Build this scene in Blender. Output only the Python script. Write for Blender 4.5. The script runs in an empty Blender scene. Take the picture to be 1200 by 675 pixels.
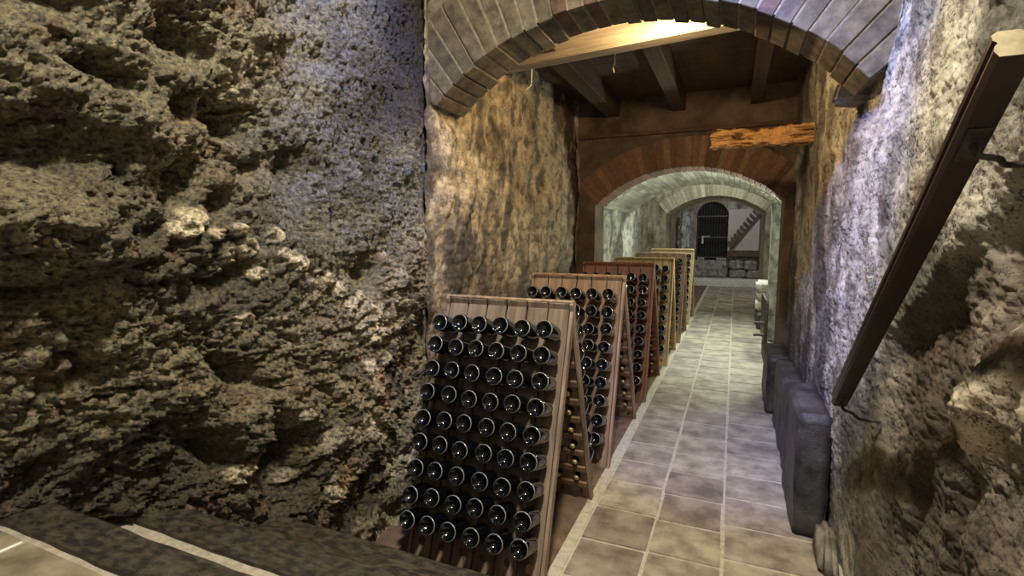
import bpy, bmesh, math, random
import numpy as np
from mathutils import Vector, Matrix
random.seed(7); rng = np.random.default_rng(7)
S = bpy.context.scene; C = S.collection; PI = math.pi

# ------------------------------------------------------------------ noise (numpy)
def _h(ix, iy, iz, seed):
    n = (ix*374761393 + iy*668265263 + iz*2147483647 + seed*1274126177) & 0xffffffff
    n = ((n ^ (n >> 13))*1274126177) & 0xffffffff
    n = ((n ^ (n >> 15))*2246822519) & 0xffffffff
    return ((n ^ (n >> 16)) & 0xffffff)/float(0xffffff)
def vnoise(x, y, z, seed=0):
    x = np.asarray(x, float); y = np.asarray(y, float)+0*x; z = np.asarray(z, float)+0*x
    ix = np.floor(x).astype(np.int64); iy = np.floor(y).astype(np.int64); iz = np.floor(z).astype(np.int64)
    fx, fy, fz = x-ix, y-iy, z-iz
    ux, uy, uz = [f*f*f*(f*(f*6-15)+10) for f in (fx, fy, fz)]
    r = 0
    for dx in (0, 1):
        for dy in (0, 1):
            for dz in (0, 1):
                r = r + _h(ix+dx, iy+dy, iz+dz, seed)*(ux if dx else 1-ux)*(uy if dy else 1-uy)*(uz if dz else 1-uz)
    return r*2-1
def fbm(x, y, z, o=5, seed=0, g=.5, l=2.03):
    a, s, t = 1., 0., 0.
    for k in range(o):
        s = s+a*vnoise(x, y, z, seed+k); t += a; a *= g; x, y, z = x*l, y*l, z*l
    return s/t
def ridged(x, y, z, o=5, seed=0, g=.55):
    a, s, t = 1., 0., 0.
    for k in range(o):
        s = s+a*(1-2*np.abs(vnoise(x, y, z, seed+k))); t += a; a *= g; x, y, z = x*2.07, y*2.07, z*2.07
    return s/t
def billow(x, y, z, o=5, seed=0, g=.5):
    a, s, t = 1., 0., 0.
    for k in range(o):
        s = s+a*(2*np.abs(vnoise(x, y, z, seed+k))-.5); t += a; a *= g; x, y, z = x*2.07, y*2.07, z*2.07
    return s/t
def sst(a, b, x):
    t = np.clip((x-a)/(b-a), 0, 1); return t*t*(3-2*t)
def gau(y, z, cy, cz, ry, rz, rot=0):
    c, s = math.cos(rot), math.sin(rot); dy, dz = y-cy, z-cz
    return np.exp(-(((dy*c+dz*s)/ry)**2+((-dy*s+dz*c)/rz)**2))

# ------------------------------------------------------------------ materials
def new_mat(name):
    m = bpy.data.materials.new(name); m.use_nodes = True; nt = m.node_tree
    return m, nt, nt.nodes, nt.links, nt.nodes['Principled BSDF']
def mat(name, c1, c2=None, scale=8, rough=.8, bump=.3, bscale=30, bdist=.01, stretch=(1, 1, 1), attr=False, detail=8,
        metal=0, coat=0, spec=.5, speck=None, lo=.35, hi=.65):
    m, nt, N, L, B = new_mat(name)
    c2 = c2 or c1
    tc = N.new('ShaderNodeTexCoord'); mp = N.new('ShaderNodeMapping'); mp.inputs['Scale'].default_value = stretch
    L.new(tc.outputs['Object'], mp.inputs['Vector'])
    n1 = N.new('ShaderNodeTexNoise'); n1.inputs['Scale'].default_value = scale; n1.inputs['Detail'].default_value = detail
    n1.inputs['Roughness'].default_value = .62
    L.new(mp.outputs[0], n1.inputs['Vector'])
    r = N.new('ShaderNodeValToRGB'); r.color_ramp.elements[0].position = lo; r.color_ramp.elements[1].position = hi
    r.color_ramp.elements[0].color = (*c1, 1); r.color_ramp.elements[1].color = (*c2, 1)
    L.new(n1.outputs['Fac'], r.inputs['Fac']); col = r.outputs['Color']
    if attr:
        a = N.new('ShaderNodeAttribute'); a.attribute_name = 'Col'
        mx = N.new('ShaderNodeMix'); mx.data_type = 'RGBA'; mx.blend_type = 'MULTIPLY'; mx.inputs['Factor'].default_value = 1
        L.new(col, mx.inputs['A']); L.new(a.outputs['Color'], mx.inputs['B']); col = mx.outputs['Result']
    n2 = N.new('ShaderNodeTexNoise'); n2.inputs['Scale'].default_value = bscale; n2.inputs['Detail'].default_value = 9
    n2.inputs['Roughness'].default_value = .7
    L.new(mp.outputs[0], n2.inputs['Vector']); hgt = n2.outputs['Fac']
    if speck:                                  # pits: dark little holes of their own (scale, size, colour)
        v = N.new('ShaderNodeTexNoise'); v.inputs['Scale'].default_value = speck[0]; v.inputs['Detail'].default_value = 5
        v.inputs['Roughness'].default_value = .75
        L.new(mp.outputs[0], v.inputs['Vector'])
        sr = N.new('ShaderNodeMapRange'); sr.inputs['From Min'].default_value = speck[1]-.05; sr.inputs['From Max'].default_value = speck[1]+.05
        va = N.new('ShaderNodeMath'); va.operation = 'MULTIPLY_ADD'; va.inputs[1].default_value = .45
        vb = N.new('ShaderNodeMath'); vb.operation = 'SUBTRACT'; vb.inputs[1].default_value = .44
        L.new(n1.outputs['Fac'], vb.inputs[0]); L.new(vb.outputs[0], va.inputs[0]); L.new(v.outputs['Fac'], va.inputs[2])
        L.new(va.outputs[0], sr.inputs['Value'])
        m2 = N.new('ShaderNodeMix'); m2.data_type = 'RGBA'; m2.inputs['A'].default_value = (*speck[2], 1)
        L.new(sr.outputs[0], m2.inputs['Factor']); L.new(col, m2.inputs['B']); col = m2.outputs['Result']
        ad = N.new('ShaderNodeMath'); ad.operation = 'MULTIPLY_ADD'; ad.inputs[1].default_value = .8
        L.new(sr.outputs[0], ad.inputs[0]); L.new(hgt, ad.inputs[2]); hgt = ad.outputs[0]
    L.new(col, B.inputs['Base Color'])
    b = N.new('ShaderNodeBump'); b.inputs['Strength'].default_value = bump; b.inputs['Distance'].default_value = bdist
    L.new(hgt, b.inputs['Height']); L.new(b.outputs[0], B.inputs['Normal'])
    B.inputs['Roughness'].default_value = rough; B.inputs['Metallic'].default_value = metal
    B.inputs['Specular IOR Level'].default_value = spec; B.inputs['Coat Weight'].default_value = coat
    return m
W1 = (1, 1, 1)
M = {}
M['rock'] = mat('rock', (.12, .12, .14), (1.95, 1.88, 1.62), scale=48, rough=.55, bump=1, bscale=48, bdist=.04, attr=True, spec=.7, lo=.34, hi=.68)
M['plaster'] = mat('old_plaster', (.7, .7, .7), (1.15, 1.12, 1.08), scale=9, rough=.75, bump=.8, bscale=60, bdist=.008, attr=True, speck=(95, .44, (.06, .05, .042)), spec=.45)
M['plaster2'] = mat('stained_plaster', (.12, .10, .08), (.42, .36, .28), scale=5, rough=.75, bump=.8, bscale=40, bdist=.01, stretch=(1, 1, .5), speck=(45, .42, (.05, .04, .03)))
M['wallw'] = mat('pale_mineral_wall', (.2, .2, .19), (.55, .55, .5), scale=7, rough=.7, bump=.9, bscale=45, bdist=.015, stretch=(1, 1, .35), speck=(30, .42, (.06, .06, .055)))
M['redplaster'] = mat('reddish_plaster', (.055, .042, .033), (.17, .125, .095), scale=3, rough=.85, bump=.3, bscale=25)
M['brick'] = mat('brick', (.75, .75, .75), (1.15, 1.15, 1.15), scale=25, rough=.85, bump=.5, bscale=70, bdist=.004, attr=True)
M['brick1'] = mat('weathered_brick', (.45, .44, .43), (1.35, 1.32, 1.25), scale=11, rough=.85, bump=.9, bscale=55, bdist=.008, attr=True)
M['mortar'] = mat('mortar', (.25, .22, .18), (.42, .38, .31), scale=30, rough=.9, bump=.6, bscale=80, bdist=.004)
M['mortar_brown'] = mat('brown_mortar', (.13, .11, .08), (.24, .205, .15), scale=30, rough=.9, bump=.6, bscale=80, bdist=.004)
M['mortar_red'] = mat('red_mortar', (.16, .085, .055), (.28, .15, .10), scale=30, rough=.9, bump=.6, bscale=80, bdist=.004)
M['tile'] = mat('floor_tile', (.55, .53, .52), (1.35, 1.34, 1.3), scale=5, rough=.5, bump=.35, bscale=45, bdist=.004, attr=True, spec=.5)
M['grout'] = mat('grout', (.38, .36, .30), (.52, .50, .41), scale=20, rough=.8, bump=.4, bscale=60, bdist=.003)
M['earth'] = mat('red_earth_floor', (.09, .06, .04), (.19, .125, .088), scale=6, rough=.75, bump=.3, bscale=40, bdist=.005)
M['nosing'] = mat('worn_dark_timber', (.008, .007, .006), (.115, .095, .065), scale=34, rough=.42, bump=1, bscale=70, bdist=.010, stretch=(.5, 1, 1), lo=.42, hi=.85)
M['wood_dark'] = mat('dark_timber', (.045, .026, .016), (.12, .07, .04), scale=6, rough=.7, bump=.3, bscale=30, stretch=(1, .15, 1))
M['wood_beam'] = mat('sawn_timber', (.24, .20, .15), (.40, .35, .28), scale=10, rough=.7, bump=.3, bscale=30, stretch=(.2, 1, 3))
M['wood_rail'] = mat('varnished_handrail', (.010, .005, .005), (.028, .012, .011), scale=5, rough=.32, bump=.12, bscale=14, stretch=(1, .3, 1), spec=.5)
M['wood_end'] = mat('handrail_end_grain', (.16, .13, .08), (.3, .25, .15), scale=20, rough=.6, bump=.2)
M['iron'] = mat('wrought_iron', (.035, .03, .03), (.09, .08, .075), scale=40, rough=.45, bump=.4, bscale=90, bdist=.002, metal=.6)
M['stone_dark'] = mat('dark_smoothed_stone', (.010, .010, .011), (.085, .08, .078), scale=4, rough=.5, bump=.6, bscale=18, bdist=.02)
M['stone'] = mat('rough_stone', (.09, .085, .07), (.36, .34, .3), scale=7, rough=.8, bump=.8, bscale=25, bdist=.02)
M['orange_wood'] = mat('split_orange_timber', (.07, .03, .012), (.62, .34, .13), scale=5, rough=.7, bump=.9, bscale=16, bdist=.02, stretch=(.6, 2, 4), lo=.43, hi=.53)
M['white'] = mat('light_fleck_white', (.5, .49, .44), (.7, .68, .62), scale=9, rough=.8, bump=.4)
M['offwhite'] = mat('limewash', (.40, .36, .32), (.48, .44, .40), scale=2, rough=.9, bump=.1)
M['pale_thread'] = mat('pale_thread', (.85, .8, .68), rough=.8)
m, nt, N, L, B = new_mat('bottle_glass'); M['glass'] = m
B.inputs['Base Color'].default_value = (.002, .003, .005, 1); B.inputs['Roughness'].default_value = .10
B.inputs['Specular IOR Level'].default_value = .75; B.inputs['Coat Weight'].default_value = .3; B.inputs['Coat Roughness'].default_value = .05
M['glass_rim'] = mat('glass_rim_highlight', (.14, .15, .165), (.32, .33, .35), scale=60, rough=.3, bump=.1, spec=.8)  # highlight on the bottle base rim, painted as a paler colour
M['cap'] = mat('gold_crown_cap', (.50, .36, .12), (.75, .6, .28), scale=60, rough=.35, bump=.1, metal=.55)
WOODS = {}
for k, (a, b) in {'greyed': ((.085, .06, .045), (.30, .225, .175)), 'warm': ((.11, .068, .044), (.30, .20, .135)),
                  'russet': ((.075, .028, .018), (.17, .065, .038)), 'tan': ((.26, .17, .085), (.44, .31, .17)),
                  'brown': ((.13, .075, .04), (.25, .15, .085)), 'straw': ((.3, .22, .1), (.48, .37, .2))}.items():
    WOODS[k] = mat('rack_wood_'+k, a, b, scale=9, rough=.62, bump=.35, bscale=35, bdist=.004, stretch=(1.6, 1.6, .18))
    WOODS[k+'_edge'] = mat('rack_edge_'+k, tuple(min(1, v*1.35) for v in a), tuple(min(1, v*1.35) for v in b), scale=9, rough=.6, bump=.3, bscale=30, stretch=(2, 2, .2))

# ------------------------------------------------------------------ mesh helpers
def obj(name, bm, m, parent=None, smooth=False, mats=None):
    me = bpy.data.meshes.new(name)
    if not isinstance(bm, bmesh.types.BMesh): raise TypeError
    bmesh.ops.recalc_face_normals(bm, faces=bm.faces)
    bm.to_mesh(me); bm.free()
    for q in (mats or [m]): me.materials.append(q)
    if smooth: me.polygons.foreach_set('use_smooth', [True]*len(me.polygons))
    o = bpy.data.objects.new(name, me); C.objects.link(o)
    if parent: o.parent = parent
    return o
def tag(o, label=None, cat=None, group=None, kind=None):
    if label: o['label'] = label
    if cat: o['category'] = cat
    if group: o['group'] = group
    if kind: o['kind'] = kind
    return o
def struct(o, label, cat): return tag(o, label, cat, kind='structure')
def empty(name, loc=(0, 0, 0), rz=0):
    o = bpy.data.objects.new(name, None); C.objects.link(o); o.location = loc; o.rotation_euler.z = rz; o.empty_display_size = .1
    return o
def box(bm, x0, x1, y0, y1, z0, z1, bev=0, mi=0):
    r = bmesh.ops.create_cube(bm, size=1); vs = r['verts']
    for v in vs: v.co = Vector((x0+(v.co.x+.5)*(x1-x0), y0+(v.co.y+.5)*(y1-y0), z0+(v.co.z+.5)*(z1-z0)))
    fs = list({f for v in vs for f in v.link_faces})
    for f in fs: f.material_index = mi
    if bev:
        es = list({e for v in vs for e in v.link_edges})
        bmesh.ops.bevel(bm, geom=es, offset=bev, segments=2, affect='EDGES', profile=.6)
    return vs
def hexa(bm, p, mi=0):
    """8 points: bottom quad then top quad"""
    v = [bm.verts.new(q) for q in p]
    for f in ((3, 2, 1, 0), (4, 5, 6, 7), (0, 1, 5, 4), (1, 2, 6, 5), (2, 3, 7, 6), (3, 0, 4, 7)):
        fc = bm.faces.new([v[i] for i in f]); fc.material_index = mi
    return v
def tube(bm, pts, r, n=10, caps=True):
    pts = [Vector(p) for p in pts]; rs = r if isinstance(r, (list, tuple)) else [r]*len(pts); rings = []
    for i, p in enumerate(pts):
        d = (pts[min(i+1, len(pts)-1)]-pts[max(i-1, 0)]).normalized()
        u = d.cross(Vector((0, 0, 1)));
        if u.length < .1: u = d.cross(Vector((1, 0, 0)))
        u.normalize(); w = d.cross(u)
        rings.append([bm.verts.new(p+(u*math.cos(2*PI*k/n)+w*math.sin(2*PI*k/n))*rs[i]) for k in range(n)])
    for a, b in zip(rings, rings[1:]):
        for k in range(n): bm.faces.new((a[k], a[(k+1) % n], b[(k+1) % n], b[k]))
    if caps: bm.faces.new(rings[0][::-1]); bm.faces.new(rings[-1])
def smoothpath(pts, n=8):
    P = [Vector(p) for p in pts]; out = []
    for i in range(len(P)-1):
        a, b, c, d = P[max(i-1, 0)], P[i], P[i+1], P[min(i+2, len(P)-1)]
        for k in range(n):
            t = k/n
            out.append(.5*((2*b)+(c-a)*t+(2*a-5*b+4*c-d)*t*t+(3*b-a-3*c+d)*t**3))
    return out+[P[-1]]
def grid_obj(name, P, m, col=None, kind='structure', label=None, cat=None, smooth=True):
    """P: (a,b,3) array of points"""
    a, b, _ = P.shape
    me = bpy.data.meshes.new(name)
    i = np.arange(a*b).reshape(a, b)
    f = np.stack([i[:-1, :-1], i[1:, :-1], i[1:, 1:], i[:-1, 1:]], -1).reshape(-1, 4)
    me.vertices.add(a*b); me.vertices.foreach_set('co', P.reshape(-1).astype(np.float32))
    me.loops.add(f.size); me.loops.foreach_set('vertex_index', f.reshape(-1).astype(np.int32))
    me.polygons.add(len(f)); me.polygons.foreach_set('loop_start', np.arange(0, f.size, 4, dtype=np.int32))
    me.update(calc_edges=True)
    if smooth: me.polygons.foreach_set('use_smooth', np.ones(len(f), bool))
    if col is not None:
        ca = me.color_attributes.new('Col', 'FLOAT_COLOR', 'POINT')
        c4 = np.concatenate([col.reshape(-1, 3), np.ones((a*b, 1))], 1).astype(np.float32)
        ca.data.foreach_set('color', c4.reshape(-1))
    me.materials.append(m)
    o = bpy.data.objects.new(name, me); C.objects.link(o)
    if kind: o['kind'] = kind
    if label: o['label'] = label
    if cat: o['category'] = cat
    return o
def mixc(a, b, t): return a*(1-t[..., None])+b*t[..., None]
def rgb(*c): return np.array(c, float)

# ------------------------------------------------------------------ left rock wall (near)
ys = np.concatenate([np.linspace(-1.5, .55, 60, endpoint=False), np.linspace(.55, 3.16, 400)])
zs = np.concatenate([np.linspace(-.1, .35, 16, endpoint=False), np.linspace(.35, 3.75, 450), np.linspace(3.8, 4.6, 16)])
Y, Z = np.meshgrid(ys, zs, indexing='ij')
warp = fbm(Y*1.3, Z*1.3, 0, 3, 5)
base = -1.98 - .42*sst(2.1, .7, Y)*sst(2.2, .6, Z) - .12*sst(1.6, .5, Y)
comb = sst(1.55, 2.1, Y+.25*warp)*sst(1.35, 2.2, Z+.3*warp)              # tooled plastered zone
u = Y*.86+Z*.5; w = -Y*.5+Z*.86
big = fbm(u*1.2, w*1.9, 1.3, 3, 11)*.20
mid = billow(u*3.2+warp, w*5.0+warp, .5, 5, 23, .6)*.085
fine = billow(Y*14+warp, Z*16, .2, 5, 41, .8)*.05-.03*sst(.25, .6, ridged(Y*9, Z*12, 3, 3, 45))
lump = billow(Y*40, Z*44, .7, 3, 91, .8)*.026
d_r = big+mid+fine+lump
stri = np.sin((Y*17+1.6*fbm(Y*3, Z*1.1, 2, 3, 61))*2*PI)*(.5+fbm(Y*5, Z*5, 0, 2, 71))
d_c = big*.35+fbm(Y*4, Z*2, 3, 4, 51)*.04+stri*.026+billow(Y*24, Z*17, 1, 5, 81, .8)*.052+fbm(Y*7, Z*6, 1, 3, 85)*.035
D = d_r*(1-comb)+d_c*comb
holes = [(.90, 2.16, .19, .10, .12, .2), (1.36, 2.62, .10, .07, .10, 0), (1.41, 2.07, .10, .10, .12, .3), (1.56, 2.40, .11, .06, .13, -.4),
         (1.92, 2.22, .09, .10, .09, 0), (.85, 2.66, .22, .08, .12, 0), (1.76, .85, .075, .20, .20, .15), (1.60, 1.27, .06, .13, .10, .5),
         (1.11, 1.42, .12, .04, .06, .4), (1.60, 1.72, .12, .06, .10, .2), (2.42, 1.66, .07, .10, .10, 0), (1.36, 2.40, .05, .05, .09, 0),
         (1.12, 2.46, .12, .04, .08, -.5), (.92, 1.72, .22, .035, .08, .2), (1.47, .95, .05, .12, .10, .4), (2.06, 2.78, .05, .06, .05, 0),
         (1.56, 2.02, .05, .05, .08, 0), (1.72, 2.20, .10, .05, .07, .4), (1.27, 1.92, .06, .04, .06, .6), (1.95, 1.15, .05, .16, .07, .4)]
for (cy, cz, ry, rz, amp, rot) in holes: D = D-amp*1.75*gau(Y+.04*warp, Z+.03*fine*20, cy, cz, ry, rz, rot)
bul = [(.9, 1.96, .30, .09, .12, .1), (1.2, 1.8, .3, .1, .06, -.3), (1.15, 2.30, .25, .1, .07, -.4), (1.55, 1.1, .12, .30, .07, .5), (2.0, 1.0, .15, .3, .07, .4),
       (1.9, 1.9, .14, .12, .06, 0), (1.0, 1.1, .3, .2, .06, 0)]
for (cy, cz, ry, rz, amp, rot) in bul: D = D+amp*gau(Y, Z, cy, cz, ry, rz, rot)
# loose pale stones bedded in the rock
stones = [(1.68, 1.84, .055, .04), (1.78, 1.90, .05, .035), (1.84, 1.80, .05, .035), (1.59, 1.80, .05, .045), (1.52, 1.74, .05, .03), (1.90, 1.76, .045, .04),
          (1.44, 1.98, .05, .04), (1.38, 1.93, .06, .035), (1.50, 1.90, .04, .03), (2.29, 1.51, .05, .03), (2.36, 1.54, .04, .03), (2.41, 1.46, .05, .03),
          (2.33, 1.45, .04, .025), (2.47, 1.42, .045, .03), (2.20, 1.60, .05, .04), (1.63, 1.50, .06, .035), (1.72, 1.72, .045, .03), (2.0, 1.68, .05, .04),
          (2.1, 1.66, .05, .035), (1.62, 1.92, .04, .03), (2.45, 1.30, .06, .05), (2.5, 1.15, .05, .06), (2.38, 1.12, .05, .07), (2.6, 1.4, .05, .04),
          (1.57, .80, .06, .05), (2.05, .50, .05, .05), (.80, 1.16, .05, .06)]
stone_t = np.zeros_like(Y)
for (cy, cz, ry, rz) in stones:
    g = np.clip(1-((Y+.02*warp-cy)/(ry*1.05))**2-((Z-cz)/(rz*1.15))**2, 0, 1)**.5
    g = g*sst(-.5, .1, fbm(Y*16, Z*16, cy*9, 3, 19)); D = np.where(g > 0, D*.8+.035*g, D); stone_t = np.maximum(stone_t, sst(.1, .6, g))
D = D+stone_t*billow(Y*40, Z*40, 0, 3, 12)*.010
X = base+D
X = np.where(Y > 2.9, X*(1-sst(2.85, 3.1, Y))+(-2.0+.05*fbm(Y*9, Z*9, 0, 4, 9))*sst(2.85, 3.1, Y), X)
JY = fbm(Y*9, Z*9, 4, 3, 101)*.018*(1-comb); JZ = fbm(Y*9, Z*9, 8, 3, 111)*.02*(1-comb)
P = np.stack([X, np.where(Y > 3.1, Y, Y+JY), Z+JZ], -1)
n1 = fbm(Y*2.2, Z*2.2, 0, 5, 201)*.5+.5; n2 = fbm(Y*7, Z*7, 0, 4, 211)*.5+.5
col = mixc(rgb(.085, .074, .052), rgb(.22, .195, .135), sst(.3, .7, n1))
col = mixc(col, rgb(.17, .168, .172), comb*sst(.3, .6, n2)*.9+comb*.1)
col = mixc(col, rgb(.16, .095, .06), (1-comb)*sst(.62, .72, n2)*.6)
lowr = sst(1.95, 2.3, Y)*sst(1.5, 1.2, Z)
col = mixc(col, rgb(.40, .34, .24), lowr*sst(.4, .6, n2)*.8)
for cy, cz, ry, rz in [(2.13, .55, .05, .10), (2.45, .95, .05, .15), (2.3, 1.2, .05, .08), (1.59, 1.68, .04, .03), (2.1, 1.62, .05, .03)]:
    col = mixc(col, rgb(.42, .25, .14), np.clip(gau(Y, Z, cy, cz, ry, rz)*1.5*sst(.35, .6, n2), 0, 1))
col = mixc(col, rgb(.75, .66, .52), stone_t*(.6+.4*n2))
col = mixc(col, rgb(.66, .6, .5), sst(.62, .7, fbm(Y*5, Z*5, 3, 4, 301)*.5+.5)*.5*(1-comb)*sst(1.3, 1.8, Y))
col = mixc(col, rgb(.028, .02, .018), sst(2.15, 2.65, Y-.3*(Z-3)+.15*warp)*sst(2.3, 2.75, Z+.15*warp)*.95)       # shadow below the arch foot, painted into the rock colour
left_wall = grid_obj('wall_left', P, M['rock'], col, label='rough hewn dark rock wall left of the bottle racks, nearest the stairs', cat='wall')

# ------------------------------------------------------------------ left wall, middle chamber
def rough_wall(name, xf, y0, y1, z0, z1, ny, nz, amp, colf, m, label, seed, side=1, cols=None, drop=None):
    ys = np.linspace(y0, y1, ny); zs = np.linspace(z0, z1, nz); Y, Z = np.meshgrid(ys, zs, indexing='ij')
    D = fbm(Y*1.2, Z*.8, seed, 4, seed)*amp*2+fbm(Y*6, Z*3.5, seed, 5, seed+3)*amp*.8+billow(Y*18, Z*14, 0, 3, seed+7, .6)*amp*.28
    if drop is not None: D = D+drop(Y, Z)
    X = xf(Y)+side*D
    return grid_obj(name, np.stack([X, Y, Z], -1), m, colf(Y, Z), label=label, cat='wall')
def col_gold(Y, Z):
    n = fbm(Y*3.4, Z*1.2, 0, 6, 401, .6)*.5+.5; n2 = fbm(Y*10, Z*8, 0, 4, 402)*.5+.5
    c = mixc(rgb(.09, .075, .055), rgb(.46, .38, .25), sst(.36, .62, n))
    c = mixc(c, rgb(.08, .06, .045), sst(.55, .7, n2)*.7)
    c = mixc(c, rgb(.6, .54, .42), sst(.62, .7, fbm(Y*6, Z*5, 5, 4, 405)*.5+.5)*sst(2.2, 1.6, Z)*.7)
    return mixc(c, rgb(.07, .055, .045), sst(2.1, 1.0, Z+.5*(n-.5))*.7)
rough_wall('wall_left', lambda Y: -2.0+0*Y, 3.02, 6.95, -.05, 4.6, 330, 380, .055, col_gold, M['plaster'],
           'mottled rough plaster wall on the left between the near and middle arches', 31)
def col_pale(Y, Z):
    n = fbm(Y*2, Z*.7, 0, 5, 421)*.5+.5
    c = mixc(rgb(.25, .25, .22), rgb(.66, .68, .6), sst(.35, .62, n))
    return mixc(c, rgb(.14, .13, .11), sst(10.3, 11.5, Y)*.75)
rough_wall('wall_left', lambda Y: -1.98+0*Y, 6.7, 13.1, -.05, 4.6, 260, 180, .05, col_pale, M['plaster'],
           'pale streaked wall on the left beyond the middle arch', 37)

# ------------------------------------------------------------------ right wall
yr = np.concatenate([np.linspace(-1.5, 1.1, 40, endpoint=False), np.linspace(1.1, 4.2, 430, endpoint=False), np.linspace(4.2, 7.0, 120)])
zr = np.concatenate([np.linspace(-.1, .4, 24, endpoint=False), np.linspace(.4, 3.2, 400, endpoint=False), np.linspace(3.2, 4.6, 60)])
Y, Z = np.meshgrid(yr, zr, indexing='ij')
wp = fbm(Y*1.5, Z*1.5, 0, 3, 505)
D = fbm(Y*1.1, Z*.9, 0, 3, 511)*.05+fbm(Y*5, Z*4, 0, 4, 521)*.022+billow(Y*22, Z*22, 0, 4, 531, .62)*.010
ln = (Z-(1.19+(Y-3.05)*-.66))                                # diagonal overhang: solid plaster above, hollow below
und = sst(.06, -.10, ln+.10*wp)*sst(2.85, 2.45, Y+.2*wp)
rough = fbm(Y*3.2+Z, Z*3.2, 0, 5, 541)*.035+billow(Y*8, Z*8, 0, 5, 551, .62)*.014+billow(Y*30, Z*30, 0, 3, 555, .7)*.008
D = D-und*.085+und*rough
for (cy, cz, ry, rz, amp, rot) in [(1.66, 1.86, .16, .14, .14, -.5), (1.87, 1.38, .06, .2, -.10, .5), (2.35, .95, .06, .35, .07, .3), (2.0, .95, .05, .3, .06, .2),
                                   (1.55, 1.2, .2, .15, .07, 0), (3.05, 1.0, .05, .16, .03, .3), (3.0, 2.0, .04, .12, .02, 0)]:
    D = D-amp*gau(Y+.04*wp, Z, cy, cz, ry, rz, rot)
X = .645-D-.035*sst(3.3, 3.6, Y)
P = np.stack([X, Y, Z], -1)
n1 = fbm(Y*2.2, Z*1.2, 0, 5, 561)*.5+.5; n2 = fbm(Y*8, Z*5, 0, 5, 571)*.5+.5
col = mixc(rgb(.12, .115, .10), rgb(.52, .50, .44), sst(.32, .64, n1))
col = mixc(col, rgb(.15, .12, .09), sst(.6, .72, n2)*.75)
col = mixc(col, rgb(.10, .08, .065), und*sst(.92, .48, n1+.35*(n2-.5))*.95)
col = mixc(col, rgb(.62, .55, .42), np.clip((gau(Y, Z, 1.88, 1.42, .12, .24, .5)+gau(Y, Z, 1.52, 1.1, .10, .10)+gau(Y, Z, 1.62, 1.55, .05, .08))*1.9, 0, 1)*sst(.35, .6, n2))
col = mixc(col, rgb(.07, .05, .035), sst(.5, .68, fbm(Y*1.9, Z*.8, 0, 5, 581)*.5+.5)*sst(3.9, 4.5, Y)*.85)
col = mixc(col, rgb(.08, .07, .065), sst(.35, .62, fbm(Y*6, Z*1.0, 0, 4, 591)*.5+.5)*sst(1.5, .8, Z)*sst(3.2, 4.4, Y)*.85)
col = mixc(col, rgb(.10, .085, .06), gau(Y, Z, 3.0, .85, .03, .25, .1)*.8)
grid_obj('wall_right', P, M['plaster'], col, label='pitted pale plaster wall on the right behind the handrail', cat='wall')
def col_far(Y, Z):
    n = fbm(Y*2, Z*.8, 0, 5, 621)*.5+.5
    return mixc(rgb(.14, .13, .11), rgb(.5, .5, .44), sst(.35, .62, n))
rough_wall('wall_right', lambda Y: .78+0*Y, 6.9, 13.1, -.05, 4.6, 180, 120, .03, col_far, M['plaster'],
           'dim wall on the right beyond the middle arch', 43, side=-1)

# ------------------------------------------------------------------ arches
def arc_pts(cx, cz, R, x0, x1, n=40):
    a0 = math.atan2(math.sqrt(max(R*R-(x0-cx)**2, 0)), x0-cx); a1 = math.atan2(math.sqrt(max(R*R-(x1-cx)**2, 0)), x1-cx)
    return [(cx+R*math.cos(a0+(a1-a0)*k/n), cz+R*math.sin(a0+(a1-a0)*k/n)) for k in range(n+1)]
def arch_wall(name, y0, y1, xl, xr, ztop, cx, cz, R, x0, x1, m, label, zbot=0, cat='wall'):
    """solid wall slab with an arched opening between x0 and x1"""
    arc = arc_pts(cx, cz, R, x0, x1)
    bm = bmesh.new()
    def col(a, b, za0, za1, zb0, zb1):                       # prism column between x=a,b
        hexa(bm, [(a, y0, za0), (b, y0, zb0), (b, y1, zb0), (a, y1, za0), (a, y0, za1), (b, y0, zb1), (b, y1, zb1), (a, y1, za1)])
    for (a, za), (b, zb) in zip(arc, arc[1:]): col(a, b, za, ztop, zb, ztop)
    if x0 > xl+.001: col(xl, x0, zbot, ztop, zbot, ztop)
    if xr > x1+.001: col(x1, xr, zbot, ztop, zbot, ztop)
    bmesh.ops.remove_doubles(bm, verts=bm.verts, dist=1e-4)
    # drop the internal double faces
    seen = {}; bm.verts.index_update()
    for f in list(bm.faces): seen.setdefault(tuple(sorted(v.index for v in f.verts)), []).append(f)
    dead = [f for fs in seen.values() if len(fs) > 1 for f in fs]
    bmesh.ops.delete(bm, geom=dead, context='FACES_ONLY')
    return struct(obj(name, bm, m), label, cat)
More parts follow.
